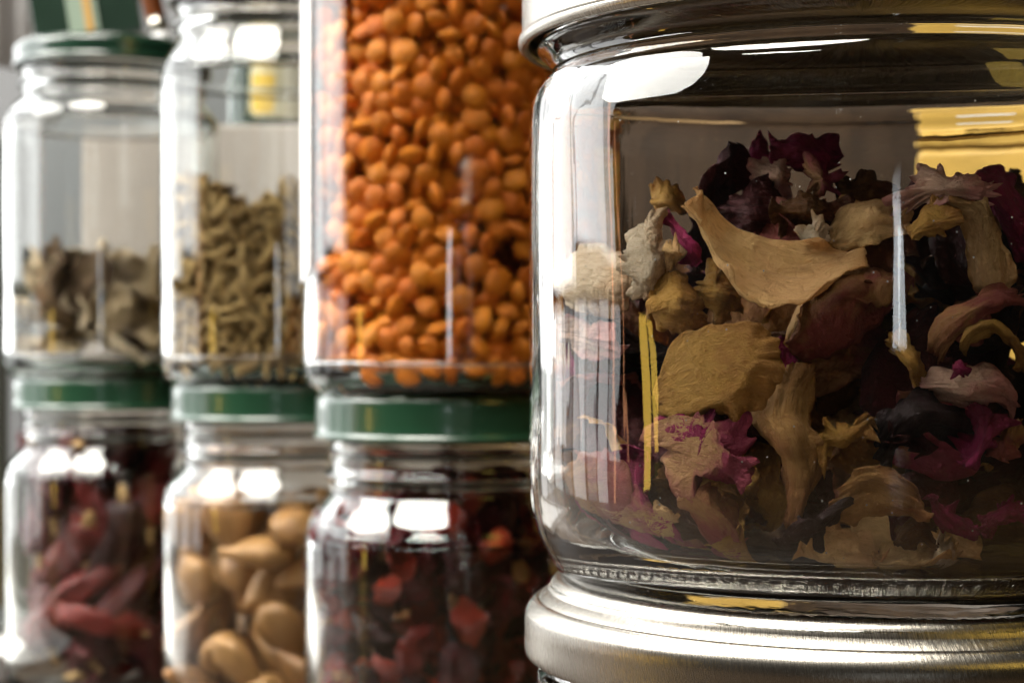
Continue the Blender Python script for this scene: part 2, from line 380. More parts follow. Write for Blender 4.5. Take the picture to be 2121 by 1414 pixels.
lathe('glass_body', smooth_prof([(r, z*(LT-0.0012)/0.0925) for r, z in [(0, 0.003), (0.030, 0.003), (0.0405, 0.0008), (0.0428, 0.0003), (0.0480, 0.0080), (RB, 0.018), (RB, 0.060), (0.0490, 0.068), (0.0474, 0.0715), (0.0468, 0.0740), (0.0470, 0.0765), (0.0484, 0.0780), (0.0484, 0.0795), (0.0468, 0.0815), (0.0468, 0.0915), (0.0450, 0.0925), (0.0440, 0.0915), (0.0440, 0.0765), (0.0470, 0.064), (0.0473, 0.030), (0.0464, 0.0135), (0.0385, 0.0056), (0, 0.0060)]], 4), M_GLASS_BIG, lj, 160)
lid_mesh('lid', 0.0503, 0.0121, M_SILVER, lj, LT-0.0121, silver_lid_profile(0.0503, 0.0121))

# ------------------------------------------------------------------ rose petals
def cr_basis(k, t):
    """weights (len(t),k) of Catmull-Rom through k points, t in 0..1"""
    Wt = np.zeros((len(t), k))
    x = np.clip(t, 0, 1)*(k-1); i = np.minimum(x.astype(int), k-2); f = x-i
    b = [-0.5*f+f*f-0.5*f**3, 1-2.5*f*f+1.5*f**3, 0.5*f+2*f*f-1.5*f**3, -0.5*f*f+0.5*f**3]
    for j, w in zip((-1, 0, 1, 2), b):
        q = i+j
        for m in range(len(t)):
            if q[m] < 0: Wt[m, 0] += 2*w[m]; Wt[m, 1] -= w[m]
            elif q[m] > k-1: Wt[m, k-1] += 2*w[m]; Wt[m, k-2] -= w[m]
            else: Wt[m, q[m]] += w[m]
    return Wt
def fbm(p, sc, seed, octv=3):
    v = Vector((p[0]*sc+seed*3.17, p[1]*sc-seed*1.93, p[2]*sc+seed*0.71)); s = 0; a = 1
    for _ in range(octv):
        s += a*mnoise.noise(v); v = v*2.03; a *= 0.5
    return s
BC = Vector((AB[0], AB[1], ZB))
R_IN, FLOOR, = 0.0458, 0.0066
def contain(p):
    """keep a petal point inside the jar"""
    q = p-BC
    q.z = max(q.z, FLOOR)
    lim = R_IN
    if q.z < 0.019: lim = R_IN-0.0095*((0.019-q.z)/0.0125)**2
    r = math.hypot(q.x, q.y)
    if r > lim: q.x *= lim/r; q.y *= lim/r
    return BC+q
def build_petal(grid3, mat, rnd=0.75, ruffle=0.0011, crinkle=0.00050, seed=1, nu=44, nv=38, thick=0.00014, name='rose_petal'):
    G = np.array(grid3, dtype=float)          # (ku,kv,3) metres
    ku, kv = G.shape[:2]
    us = np.linspace(0, 1, nu+1); vv = np.linspace(0, 1, nv+1)
    verts, uvs = [], []
    U, V = np.meshgrid(us, vv, indexing='ij'); U = U.ravel(); V = V.ravel()
    a = 2*U-1; b = 2*V-1
    pu = a*np.sqrt(1-b*b*0.5*rnd); pv = b*np.sqrt(1-a*a*0.5*rnd)
    # slightly uneven outline
    rag = np.array([mnoise.noise(Vector((x*1.6+seed*5.1, y*1.6, seed*2.3)))*0.12+mnoise.noise(Vector((x*6+seed*1.1, y*6, seed)))*0.035+mnoise.noise(Vector((x*15+seed*1.1, y*15, seed)))*0.018 for x, y in zip(a, b)])
    edge = np.maximum(np.abs(a), np.abs(b))
    pu = pu*(1+rag*edge**3); pv = pv*(1+rag*edge**3)
    PU = np.clip((pu+1)/2, 0, 1); PV = np.clip((pv+1)/2, 0, 1)
    Wu = cr_basis(ku, PU); Wv = cr_basis(kv, PV)
    Pt = np.einsum('nu,nv,uvc->nc', Wu, Wv, G)
    # normals by finite difference
    Pu = np.einsum('nu,nv,uvc->nc', cr_basis(ku, np.clip(PU+0.02, 0, 1))-cr_basis(ku, np.clip(PU-0.02, 0, 1)), Wv, G)
    Pv = np.einsum('nu,nv,uvc->nc', Wu, cr_basis(kv, np.clip(PV+0.02, 0, 1))-cr_basis(kv, np.clip(PV-0.02, 0, 1)), G)
    N = np.cross(Pu, Pv); N /= (np.linalg.norm(N, axis=1, keepdims=True)+1e-12)
    for k in range(len(Pt)):
        p = Pt[k]
        e = edge[k]
        # rolled margin: bends smoothly to one side, changing along the rim, plus small frills and crinkles
        th = math.atan2(b[k], a[k])
        roll = max(0.0, (e-0.62)/0.38)**2
        lo = mnoise.noise(Vector((math.cos(th)*1.3+seed*2.1, math.sin(th)*1.3, seed*0.9)))
        fr = mnoise.noise(Vector((math.cos(th)*4.2+seed, math.sin(th)*4.2, seed*1.3)))
        d = ruffle*roll*(2.4*lo+1.2*fr) + 0.0010*mnoise.noise(Vector((a[k]*1.1+seed*3, b[k]*1.1, seed*0.37)))
        d += crinkle*0.75*fbm(p, 360, seed+9, 4)
        fan = b[k]*(1.25-0.35*a[k])
        d += (crinkle*1.3*mnoise.noise(Vector((fan*4.5+seed, a[k]*0.8, seed*1.7)))+crinkle*0.8*mnoise.noise(Vector((fan*11+seed, a[k]*1.6, seed*2.7))))*(0.35+0.65*e)
        q = Vector(p)+Vector(N[k])*d
        verts.append(contain(q))
        uvs.append((PU[k], PV[k]))
    faces = []
    for i in range(nu):
        for j in range(nv):
            x = i*(nv+1)+j; faces.append((x, x+1, x+nv+2, x+nv+1))
    c = Vector(np.mean([tuple(v) for v in verts], axis=0))
    o = mesh_obj(name, [v-c for v in verts], faces, PM[mat], None, True, uvs)
    o.location = c
    m = o.modifiers.new('thickness', 'SOLIDIFY'); m.thickness = thick; m.offset = 0
    return o
def J(px, py, dz):
    return tuple(P(px, py, AB[1]+dz*0.001))
GP = 'dried rose petals in the large jar'
seed = [10]
def petal(grid, mat, label, **kw):
    seed[0] += 1
    o = build_petal([[J(*c) for c in row] for row in grid], mat, seed=seed[0], **kw)
    return tag(o, label, 'petal', GP)

petal([[(1450,380,-32),(1440,400,-34),(1432,424,-37)], [(1530,446,-30),(1494,500,-33),(1466,522,-41)], [(1645,496,-31),(1595,570,-33),(1540,624,-43)], [(1738,512,-31),(1705,570,-34),(1665,642,-43)], [(1805,505,-31),(1788,520,-33),(1752,547,-38)]],
      'cream', 'large cream bowl-shaped rose petal, brightest in the middle of the big jar', ruffle=0.0012, rnd=0.6, nu=44, nv=34)
petal([[(1635,655,-36),(1690,590,-26),(1740,530,-22)], [(1625,715,-34),(1730,650,-34),(1850,545,-24)], [(1660,765,-30),(1760,735,-31),(1895,630,-22)]],
      'rosetan', 'reddish brown petal hanging just below the cream bowl-shaped petal')
petal([[(1332,765,-33),(1345,830,-33),(1385,885,-29)], [(1392,690,-37),(1425,780,-41),(1440,868,-34)], [(1500,662,-40),(1520,760,-42),(1530,855,-37)], [(1612,676,-39),(1622,750,-40),(1578,846,-36)]],
      'ochre', 'broad flat ochre petal pressed to the glass left of centre', ruffle=0.0016, rnd=0.7, nu=36, nv=30)
petal([[(1330,855,-30),(1360,905,-30),(1385,960,-28)], [(1400,850,-39),(1425,925,-44),(1415,1000,-35)], [(1480,865,-36),(1500,940,-40),(1490,1020,-30)], [(1545,900,-33),(1548,960,-37),(1510,1060,-30)]],
      'pink', 'crumpled pink petal with cream heart beneath the broad ochre petal', ruffle=0.0030, crinkle=0.0009, nu=44, nv=36)
petal([[(1360,850,-29),(1365,890,-33),(1380,925,-36)], [(1415,838,-30),(1420,880,-38),(1425,915,-40)], [(1475,860,-30),(1470,885,-36),(1455,905,-39)]],
      'magenta', 'small crinkled magenta petal on top of the crumpled pink petal', ruffle=0.003, crinkle=0.0012)
petal([[(1395,1000,-33),(1450,1015,-35),(1520,1010,-27)], [(1388,1045,-37),(1455,1060,-39),(1530,1060,-30)], [(1412,1110,-38),(1470,1110,-42),(1540,1110,-33)], [(1425,1165,-35),(1470,1150,-33),(1538,1150,-36)], [(1415,1200,-38),(1440,1205,-41),(1500,1185,-39)]],
      'rosetan', 'drooping purple brown petal with a yellow curled lower end', ruffle=0.0012, nu=40)
petal([[(1418,1140,-39),(1414,1170,-41),(1416,1198,-39)], [(1450,1128,-35),(1455,1165,-36),(1455,1205,-40)], [(1500,1110,-36),(1515,1150,-37),(1490,1195,-41)], [(1535,1085,-33),(1548,1120,-36),(1530,1165,-38)]],
      'ochre', 'short yellow curled petal tip near the jar floor', ruffle=0.0016)
petal([[(1600,752,-30),(1650,745,-33),(1700,765,-30)], [(1565,850,-32),(1620,850,-39),(1690,845,-34)], [(1590,905,-36),(1635,895,-43),(1680,900,-37)], [(1625,960,-36),(1660,965,-41),(1695,965,-36)], [(1630,1060,-35),(1650,1065,-38),(1675,1050,-36)], [(1636,1112,-34),(1640,1118,-36),(1646,1116,-35)]],
      'tan', 'long twisted tan petal hanging down the middle of the jar', ruffle=0.001, rnd=0.35, nu=44)
petal([[(1755,985,-40),(1720,1050,-40),(1660,1110,-38)], [(1790,958,-43),(1790,1020,-42),(1755,1090,-37)], [(1840,975,-44),(1845,1030,-42),(1830,1075,-38)], [(1895,1005,-43),(1890,1050,-42),(1890,1085,-38)], [(1922,1060,-40),(1922,1078,-42),(1930,1095,-42)]],
      'tan', 'arched tan petal standing near the jar floor right of centre', ruffle=0.0011)
petal([[(1640,1120,-36),(1655,1150,-38),(1690,1185,-41)], [(1690,1105,-32),(1720,1145,-36),(1735,1205,-42)], [(1770,1095,-30),(1775,1150,-36),(1785,1218,-41)], [(1830,1110,-29),(1830,1160,-34),(1820,1200,-40)]],
      'cream', 'cream frilled petal lying on the jar floor', ruffle=0.0030, crinkle=0.0008, nu=44, nv=36)
petal([[(1815,1150,-33),(1812,1180,-37),(1818,1212,-41)], [(1860,1130,-30),(1865,1165,-37),(1850,1210,-42)], [(1930,1110,-28),(1935,1140,-34),(1920,1180,-41)], [(1985,1120,-28),(1980,1150,-33),(1970,1195,-39)]],
      'cream', 'pale tan frilled petal beside the cream one on the jar floor', ruffle=0.003, crinkle=0.001, nu=40, nv=32)
petal([[(1930,1120,-36),(1935,1150,-39),(1945,1185,-41)], [(1970,1115,-34),(1975,1150,-38),(1985,1190,-40)]],
      'white', 'small pale papery scrap at the right of the jar floor', ruffle=0.002, crinkle=0.0008, nu=18, nv=18)
petal([[(1750,1040,-40),(1752,1046,-40),(1756,1052,-40)], [(1700,1062,-40),(1705,1080,-42),(1715,1098,-38)], [(1655,1075,-40),(1660,1095,-43),(1680,1125,-38)], [(1602,1138,-40),(1606,1142,-41),(1612,1146,-41)]],
      'black', 'blackish shrivelled petal sliver below the long twisted tan petal', ruffle=0.002)
petal([[(1700,490,-22),(1715,510,-26),(1735,525,-30)], [(1735,430,-20),(1765,460,-28),(1790,520,-30)], [(1795,398,-20),(1815,440,-30),(1830,500,-30)], [(1865,405,-20),(1870,440,-28),(1880,480,-28)]],
      'cream', 'cream arched petal behind the bright bowl-shaped petal', ruffle=0.0014)
petal([[(1862,470,-34),(1880,485,-38),(1880,500,-38)], [(1920,430,-33),(1940,455,-39),(1935,490,-38)], [(1985,412,-30),(1990,445,-38),(1975,475,-36)]],
      'ochre', 'narrow ochre petal folded under the pale frilled one', ruffle=0.0012)
petal([[(1890,350,-30),(1885,400,-30),(1900,430,-28)], [(1945,345,-32),(1950,385,-37),(1955,420,-36)], [(2000,352,-30),(2005,385,-36),(2010,415,-36)], [(2035,385,-28),(2040,400,-33),(2030,440,-33)]],
      'palepink', 'pale pink frilled petal on top of the heap at the right', ruffle=0.0034, crinkle=0.001, nu=36, nv=30)
petal([[(1920,420,-34),(1960,410,-36),(2020,395,-33)], [(1990,450,-31),(2030,440,-36),(2038,415,-38)], [(2000,520,-28),(2040,500,-34),(2080,500,-32)], [(2030,590,-28),(2055,595,-33),(2085,570,-32)], [(2050,620,-29),(2060,622,-31),(2072,615,-31)]],
      'cream', 'long cream petal curling like a letter C at the right', ruffle=0.0012, rnd=0.4, nu=40)
petal([[(1520,340,-4),(1515,380,-6),(1530,420,-6)], [(1570,310,-2),(1575,360,-10),(1580,410,-8)], [(1620,320,-2),(1615,365,-10),(1600,410,-8)]],
      'magenta', 'purple pink petal at the upper left of the heap top', ruffle=0.002)
petal([[(1580,320,-12),(1570,365,-14),(1575,405,-12)], [(1620,330,-14),(1610,370,-18),(1605,405,-14)], [(1650,345,-12),(1640,380,-16),(1630,410,-12)]],
      'palepink', 'light pink cupped petal at the very top of the heap', ruffle=0.0016)
petal([[(1600,290,-8),(1600,315,-12),(1605,350,-12)], [(1655,272,-6),(1660,310,-14),(1665,360,-12)], [(1710,290,-6),(1712,325,-12),(1700,370,-12)], [(1740,330,-6),(1735,350,-10),(1725,385,-10)]],
      'magenta', 'dark magenta petal crowning the heap', ruffle=0.002)
petal([[(1670,355,-16),(1675,375,-18),(1685,395,-16)], [(1700,345,-18),(1705,372,-22),(1715,400,-18)], [(1730,360,-16),(1732,380,-18),(1730,400,-16)]],
      'pink', 'small pink and cream fold below the crowning magenta petal', ruffle=0.002, nu=20, nv=18)
petal([[(1730,375,-12),(1730,410,-16),(1740,450,-14)], [(1800,370,-14),(1800,405,-18),(1810,440,-14)], [(1880,385,-10),(1885,410,-14),(1890,450,-12)]],
      'brown', 'dark brown curled petal across the top of the heap', ruffle=0.002)
petal([[(1985,345,-14),(1990,380,-18),(2000,420,-14)], [(2050,325,-14),(2060,400,-22),(2060,480,-18)], [(2110,390,-10),(2125,470,-20),(2120,560,-16)], [(2160,470,-10),(2170,520,-14),(2160,590,-12)]],
      'magenta', 'large crimson petal at the right edge of the heap top', ruffle=0.0016)
petal([[(1490,395,-14),(1495,430,-16),(1500,470,-14)], [(1560,390,-16),(1560,440,-22),(1570,490,-18)], [(1650,400,-12),(1650,450,-18),(1660,500,-14)]],
      'maroon', 'dark maroon petal behind the tip of the cream bowl-shaped petal', ruffle=0.002)
petal([[(1600,400,-22),(1605,435,-25),(1615,470,-22)], [(1680,395,-22),(1690,440,-27),(1690,485,-22)], [(1740,420,-18),(1745,450,-22),(1740,490,-18)]],
      'brown', 'brown speckled petal under the light pink cupped petal', ruffle=0.002)
petal([[(1655,498,-30),(1660,505,-31),(1668,512,-30)], [(1680,465,-28),(1690,485,-31),(1705,508,-30)], [(1697,455,-28),(1702,470,-29),(1708,490,-29)]],
      'white', 'tiny white petal tip poking up behind the cream bowl-shaped petal', ruffle=0.0008, nu=16, nv=14)
petal([[(1375,430,-22),(1385,450,-24),(1380,470,-22)], [(1420,470,-24),(1425,500,-28),(1420,530,-26)], [(1460,520,-24),(1460,540,-28),(1450,565,-26)]],
      'magenta', 'bright magenta strip left of the cream bowl-shaped petal', ruffle=0.0008)
petal([[(1340,395,-8),(1345,415,-10),(1350,435,-8)], [(1385,395,-10),(1390,420,-14),(1395,445,-10)], [(1430,420,-8),(1430,440,-12),(1430,465,-8)]],
      'ochre', 'small golden petal at the upper left of the heap', ruffle=0.002, nu=20, nv=18)
petal([[(1455,540,-26),(1440,590,-28),(1450,640,-26)], [(1500,540,-28),(1490,600,-34),(1500,650,-30)], [(1540,570,-24),(1540,620,-30),(1550,660,-26)]],
      'ochre', 'mustard petal tucked under the left rim of the bowl-shaped petal', ruffle=0.0014)
petal([[(1305,470,-22),(1300,540,-26),(1310,610,-24)], [(1350,440,-26),(1345,530,-32),(1360,610,-28)], [(1390,450,-22),(1390,520,-28),(1410,600,-24)]],
      'white', 'whitish petal with frayed pink edge at the upper left of the heap', ruffle=0.0022, crinkle=0.0007)
petal([[(1380,500,-30),(1378,520,-32),(1385,545,-30)], [(1415,505,-31),(1415,525,-33),(1420,545,-31)]],
      'cream', 'little cream scrap beside the bright magenta strip', ruffle=0.001, nu=14, nv=12)
petal([[(1340,600,-28),(1345,650,-32),(1360,700,-28)], [(1400,560,-28),(1410,630,-34),(1420,690,-30)], [(1450,600,-24),(1465,640,-30),(1470,680,-26)]],
      'ochre', 'dim ochre petal above the broad flat ochre petal', ruffle=0.0012)
petal([[(1145,560,-2),(1150,600,-6),(1170,640,-8)], [(1200,515,-8),(1205,580,-16),(1210,650,-16)], [(1280,500,-12),(1285,580,-22),(1280,660,-20)], [(1320,520,-14),(1325,590,-22),(1320,650,-20)]],
      'white', 'large pale petal behind the window reflection at the left', ruffle=0.001)
petal([[(1150,650,-6),(1170,690,-10),(1200,720,-10)], [(1210,660,-14),(1225,700,-18),(1240,740,-18)], [(1290,670,-18),(1295,710,-24),(1300,760,-22)]],
      'palepink', 'dusky pink petal edge under the large pale petal at the left', ruffle=0.0014)
petal([[(1165,950,-8),(1170,1010,-12),(1190,1070,-12)], [(1220,930,-18),(1225,1000,-24),(1235,1080,-22)], [(1290,920,-24),(1290,1000,-31),(1290,1080,-28)]],
      'rosetan', 'rosy brown petal low at the left wall of the jar', ruffle=0.0012)
petal([[(1230,1060,-18),(1235,1085,-22),(1240,1105,-22)], [(1300,1050,-26),(1305,1085,-32),(1310,1115,-30)], [(1370,1040,-28),(1375,1075,-34),(1360,1110,-32)]],
      'pink', 'folded mauve petal at the lower left of the heap', ruffle=0.0016)
petal([[(1300,1090,-28),(1310,1105,-31),(1320,1118,-31)], [(1345,1065,-30),(1350,1090,-34),(1340,1118,-34)], [(1400,1040,-29),(1400,1065,-33),(1390,1085,-33)]],
      'cream', 'cream petal edge under the folded mauve petal', ruffle=0.0016)
petal([[(1860,670,-30),(1850,690,-34),(1850,720,-32)], [(1880,700,-34),(1885,740,-39),(1870,770,-36)], [(1905,740,-33),(1905,770,-37),(1890,800,-36)], [(1920,790,-32),(1912,805,-34),(1900,812,-34)]],
      'ochre', 'narrow hanging ochre petal left of the reddish ribbon', ruffle=0.0012, rnd=0.4)
petal([[(1930,700,-34),(1935,740,-36),(1945,765,-35)], [(1935,660,-36),(1950,690,-40),(1970,720,-38)], [(1990,620,-37),(2000,645,-41),(2010,670,-39)], [(2060,595,-35),(2065,615,-39),(2075,640,-37)], [(2110,600,-32),(2115,615,-35),(2118,625,-34)]],
      'rosetan', 'reddish ribbon-like petal arching at the right', ruffle=0.0012, rnd=0.4, nu=36)
petal([[(1978,720,-39),(1984,726,-40),(1992,732,-39)], [(1992,680,-40),(2002,690,-42),(2012,702,-40)], [(2040,660,-40),(2045,672,-42),(2048,690,-40)], [(2090,690,-38),(2085,702,-40),(2078,716,-38)], [(2120,735,-36),(2110,742,-38),(2100,748,-37)], [(2112,770,-36),(2105,772,-37),(2098,774,-36)]],
      'ochre', 'thin golden curl of petal arching over at the right', ruffle=0.0006, rnd=0.3, nu=36, nv=16)
petal([[(1900,770,-32),(1905,800,-35),(1920,830,-33)], [(1970,755,-36),(1985,800,-41),(2000,840,-36)], [(2050,750,-35),(2065,800,-40),(2070,850,-35)], [(2100,800,-32),(2105,840,-36),(2100,880,-32)]],
      'palepink', 'smooth pinkish petal below the thin golden curl', ruffle=0.0012)
petal([[(1968,750,-40),(1970,765,-42),(1968,778,-41)], [(1985,755,-41),(1988,768,-43),(1985,778,-42)], [(2003,772,-40),(2003,775,-41),(2002,778,-41)]],
      'magenta', 'tiny hot pink petal corner on the smooth pinkish petal', ruffle=0.0004, nu=12, nv=12)
petal([[(2060,850,-30),(2090,870,-30),(2125,880,-26)], [(2045,900,-32),(2080,920,-36),(2120,920,-30)], [(2020,945,-34),(2070,955,-36),(2120,960,-30)]],
      'rosetan', 'rosy tan petal running down the right edge', ruffle=0.0012)
petal([[(1800,890,-34),(1830,930,-36),(1850,945,-34)], [(1830,840,-36),(1870,870,-42),(1890,900,-38)], [(1900,815,-36),(1930,850,-42),(1950,900,-36)], [(1990,830,-33),(2010,870,-37),(2010,930,-32)], [(2040,880,-30),(2045,900,-32),(2040,940,-30)]],
      'black', 'large blackish petal arching through the lower right of the heap', ruffle=0.0016)
petal([[(1830,905,-38),(1840,915,-40),(1850,930,-38)], [(1870,855,-36),(1880,890,-36),(1880,925,-36)], [(1905,880,-37),(1912,920,-40),(1900,965,-38)]],
      'maroon', 'maroon cupped petal inside the blackish arch', ruffle=0.002)
petal([[(2030,840,-36),(2050,860,-38),(2070,840,-35)], [(2000,910,-36),(2030,920,-40),(2060,900,-36)], [(1985,950,-37),(1998,970,-40),(2020,960,-37)]],
      'magenta', 'dark wine curled petal near the right edge', ruffle=0.0016)
petal([[(1690,900,-36),(1695,915,-38),(1700,925,-37)], [(1740,885,-38),(1745,900,-40),(1750,912,-38)], [(1805,842,-37),(1805,860,-39),(1800,880,-38)]],
      'ochre', 'short knobbly ochre petal reaching right from the twisted tan one', ruffle=0.002, crinkle=0.001, nu=24, nv=16)
petal([[(1905,1010,-40),(1925,1030,-42),(1915,1060,-41)], [(1960,1070,-38),(1975,1085,-40),(1965,1110,-38)], [(2010,1095,-34),(2030,1105,-36),(2025,1130,-34)]],
      'magenta', 'red petal stretched along the lower right', ruffle=0.0014)
petal([[(1840,1110,-36),(1850,1130,-38),(1865,1150,-36)], [(1890,1070,-36),(1900,1095,-39),(1915,1120,-37)], [(1940,1075,-34),(1945,1100,-36),(1940,1130,-35)]],
      'brown', 'brown arched petal behind the pale frilled petal on the floor', ruffle=0.0016)
petal([[(2030,1080,-30),(2035,1100,-32),(2040,1120,-30)], [(2080,1050,-30),(2085,1070,-34),(2095,1090,-30)], [(2130,1060,-24),(2140,1080,-28),(2140,1110,-24)]],
      'magenta', 'dim purple petal low at the right edge', ruffle=0.0014)
petal([[(1520,1000,-26),(1540,1030,-28),(1560,1050,-26)], [(1570,960,-24),(1580,1000,-27),(1575,1040,-24)]],
      'ochre', 'dim yellow petal behind the crumpled pink petal', ruffle=0.0014, nu=18, nv=18)
petal([[(1590,700,-26),(1600,780,-28),(1600,850,-26)], [(1640,700,-24),(1660,790,-30),(1660,860,-26)]],
      'magenta', 'dark red petal between the broad ochre and the twisted tan petals', ruffle=0.0014, nu=22, nv=20)
petal([[(1905,1215,-38),(1912,1222,-39),(1920,1232,-39)], [(1935,1228,-38),(1938,1236,-40),(1940,1246,-40)]],
      'tan', 'tiny frayed petal crumb lying on the glass floor', ruffle=0.002, crinkle=0.001, nu=12, nv=12)

# filler petals through the volume of the heap
rng = random.Random(5)
def random_petal(center, mat, label, k=1.0):
    seed[0] += 1
    L = rng.uniform(0.016, 0.026)*k; Wd = rng.uniform(0.012, 0.020)*k
    curl = rng.uniform(-2.2, 2.2); cup = rng.uniform(-2.0, 2.0); tw = rng.uniform(-0.6, 0.6)
    rot = Euler((rng.uniform(0, 6.3), rng.uniform(0, 6.3), rng.uniform(0, 6.3))).to_matrix()
    grid = []
    for i in range(4):
        s = (i/3-0.5); row = []
        w = Wd*(0.55+0.75*math.sin(math.pi*(0.18+0.62*i/3)))*0.75
        for j in range(4):
            q = (j/3-0.5)
            th = curl*s; ph = cup*q
            x = L*(math.sin(th)/curl if abs(curl) > 0.05 else s); z = L*((1-math.cos(th))/curl if abs(curl) > 0.05 else 0)
            y = w*(math.sin(ph)/cup if abs(cup) > 0.05 else q); z += w*((1-math.cos(ph))/cup if abs(cup) > 0.05 else 0)
            a = tw*s*2; y, z = y*math.cos(a)-z*math.sin(a), y*math.sin(a)+z*math.cos(a)
            v = rot @ Vector((x, y, z)) + center
            row.append(tuple(v))
        grid.append(row)
    o = build_petal(grid, mat, seed=seed[0], nu=20, nv=18, ruffle=0.0018, crinkle=0.0004)
    return tag(o, label, 'petal', GP)
FR = {'cream': 'small cream petal fragment in a gap of the heap', 'pink': 'small pink petal fragment in a gap of the heap', 'brown': 'small brown petal fragment in a gap of the heap',
      'magenta': 'small wine red petal fragment in a gap of the heap', 'ochre': 'small ochre petal fragment in a gap of the heap', 'maroon': 'small maroon petal fragment in a gap of the heap', 'rosetan': 'small rosy brown petal fragment in a gap of the heap'}
for k in range(34):
    px = rng.uniform(1190, 2180); py = rng.uniform(470, 1150); dz = rng.uniform(-26, -10)
    if px < 1320: dz += 14
    m = rng.choices(list(FR), [3, 2, 3, 2, 3, 2, 3])[0]
    random_petal(Vector(J(px, py, dz)), m, FR[m], 0.85)
LABF = {'maroon': 'dark maroon dried petal buried in the heap of the large jar', 'black': 'blackish dried petal buried in the heap of the large jar',
        'brown': 'brown dried petal buried in the heap of the large jar', 'tan': 'tan dried petal buried in the heap of the large jar',
        'magenta': 'wine red dried petal buried in the heap of the large jar', 'ochre': 'ochre dried petal buried in the heap of the large jar'}
cnt = 0
while cnt < 165:
    r = 0.040*math.sqrt(rng.random()); a = rng.uniform(0, 2*math.pi) if cnt < 135 else rng.uniform(-0.3, 1.6)
    x, y = r*math.cos(a), r*math.sin(a)
    ztop = 0.052+0.006*math.sin(a*2+1)-0.10*max(0, r-0.028)-(0.010 if x < -0.026 else 0)
    z = rng.uniform(0.010, ztop) if cnt > 28 else rng.uniform(0.009, 0.020)
    # leave the front layer to the placed petals
    if y < -0.010-0.006*(z < 0.03) and x < 0.036: continue
    m = rng.choice(('black', 'maroon')) if cnt < 28 else rng.choices(['maroon', 'black', 'brown', 'tan', 'magenta', 'ochre'], [7, 5, 5, 3, 3, 2])[0]
    random_petal(BC+Vector((x, y, z)), m, LABF[m]); cnt += 1

# ------------------------------------------------------------------ packed contents of the small jars
def pack(n, R, z0, z1, rad, sd, rmin=0.0, it=45, top=None):
    g = np.random.default_rng(sd)
    rr = np.sqrt(g.uniform(rmin**2, R**2, n)); th = g.uniform(0, 2*np.pi, n)
    p = np.stack([rr*np.cos(th), rr*np.sin(th), g.uniform(z0, z1, n)], 1)
    p = p.astype(np.float32)
    for _ in range(it):
        d = p[:, None, :]-p[None, :, :]
        dist = np.sqrt((d*d).sum(-1))+1e-9
        ov = np.clip(2*rad-dist, 0, None); np.fill_diagonal(ov, 0)
        p += 0.45*(d/dist[..., None]*ov[..., None]).sum(1)
        r = np.hypot(p[:, 0], p[:, 1])+1e-9
        k = np.clip(r, rmin, R-rad)/r
        p[:, 0] *= k; p[:, 1] *= k; p[:, 2] = np.clip(p[:, 2], z0+rad, z1-rad)
    return p
def ico(sub):
    bm = bmesh.new(); bmesh.ops.create_icosphere(bm, subdivisions=sub, radius=1.0)
    v = np.array([x.co[:] for x in bm.verts]); f = [[y.index for y in x.verts] for x in bm.faces]; bm.free()
    return v, f
ICO1, ICO2, ICO3 = ico(1), ico(2), ico(3)
def rot_from(g, z=None):
    return Euler((g.uniform(0, 6.283), g.uniform(0, 6.283), g.uniform(0, 6.283))).to_matrix()
def make_mesh(name, v, f, mat):
    me = bpy.data.meshes.new(name); me.from_pydata([tuple(x) for x in v], [], f)
    me.polygons.foreach_set('use_smooth', [True]*len(me.polygons)); me.materials.append(mat); me.update(); return me
def place(name, me, M, label, cat, group):
    o = bpy.data.objects.new(name, me); link(o); o.matrix_world = M
    return tag(o, label, cat, group)

def seedmat(name, c0, c1, rough=0.5, nsc=300, spec=0.4, sss=0.0, stripes=False):
    t = NT(name); oi = t.n('ObjectInfo'); v = t.coords('Object')
    nz = t.noise(v, nsc, 3)
    f = t.math('ADD', t.math('MULTIPLY', oi.outputs['Random'], 0.65), t.math('MULTIPLY', nz, 0.35))
    if stripes:
        gi = t.n('NewGeometry'); f = t.math('ADD', t.math('MULTIPLY', gi.outputs['Random Per Island'], 0.6), t.math('MULTIPLY', nz, 0.4))
    c = t.mix(f, c0, c1)
    return t.done(t.prin(c, rough, 0.0, t.bump(nz, 0.0002, 0.5), spec, Subsurface_Weight=sss, Subsurface_Scale=0.002))
M_LENTIL = seedmat('orange_lentil', (0.62, 0.125, 0.006), (0.76, 0.27, 0.014), 0.45, 350, 0.3)
M_LENTIL_F = seedmat('orange_lentil_mass', (0.62, 0.125, 0.006), (0.76, 0.27, 0.014), 0.45, 350, 0.3, 0, True)
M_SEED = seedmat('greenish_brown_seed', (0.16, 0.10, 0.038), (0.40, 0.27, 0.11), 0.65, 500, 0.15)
M_SEED_F = seedmat('greenish_brown_seed_mass', (0.09, 0.05, 0.015), (0.24, 0.14, 0.045), 0.65, 500, 0.15, 0, True)

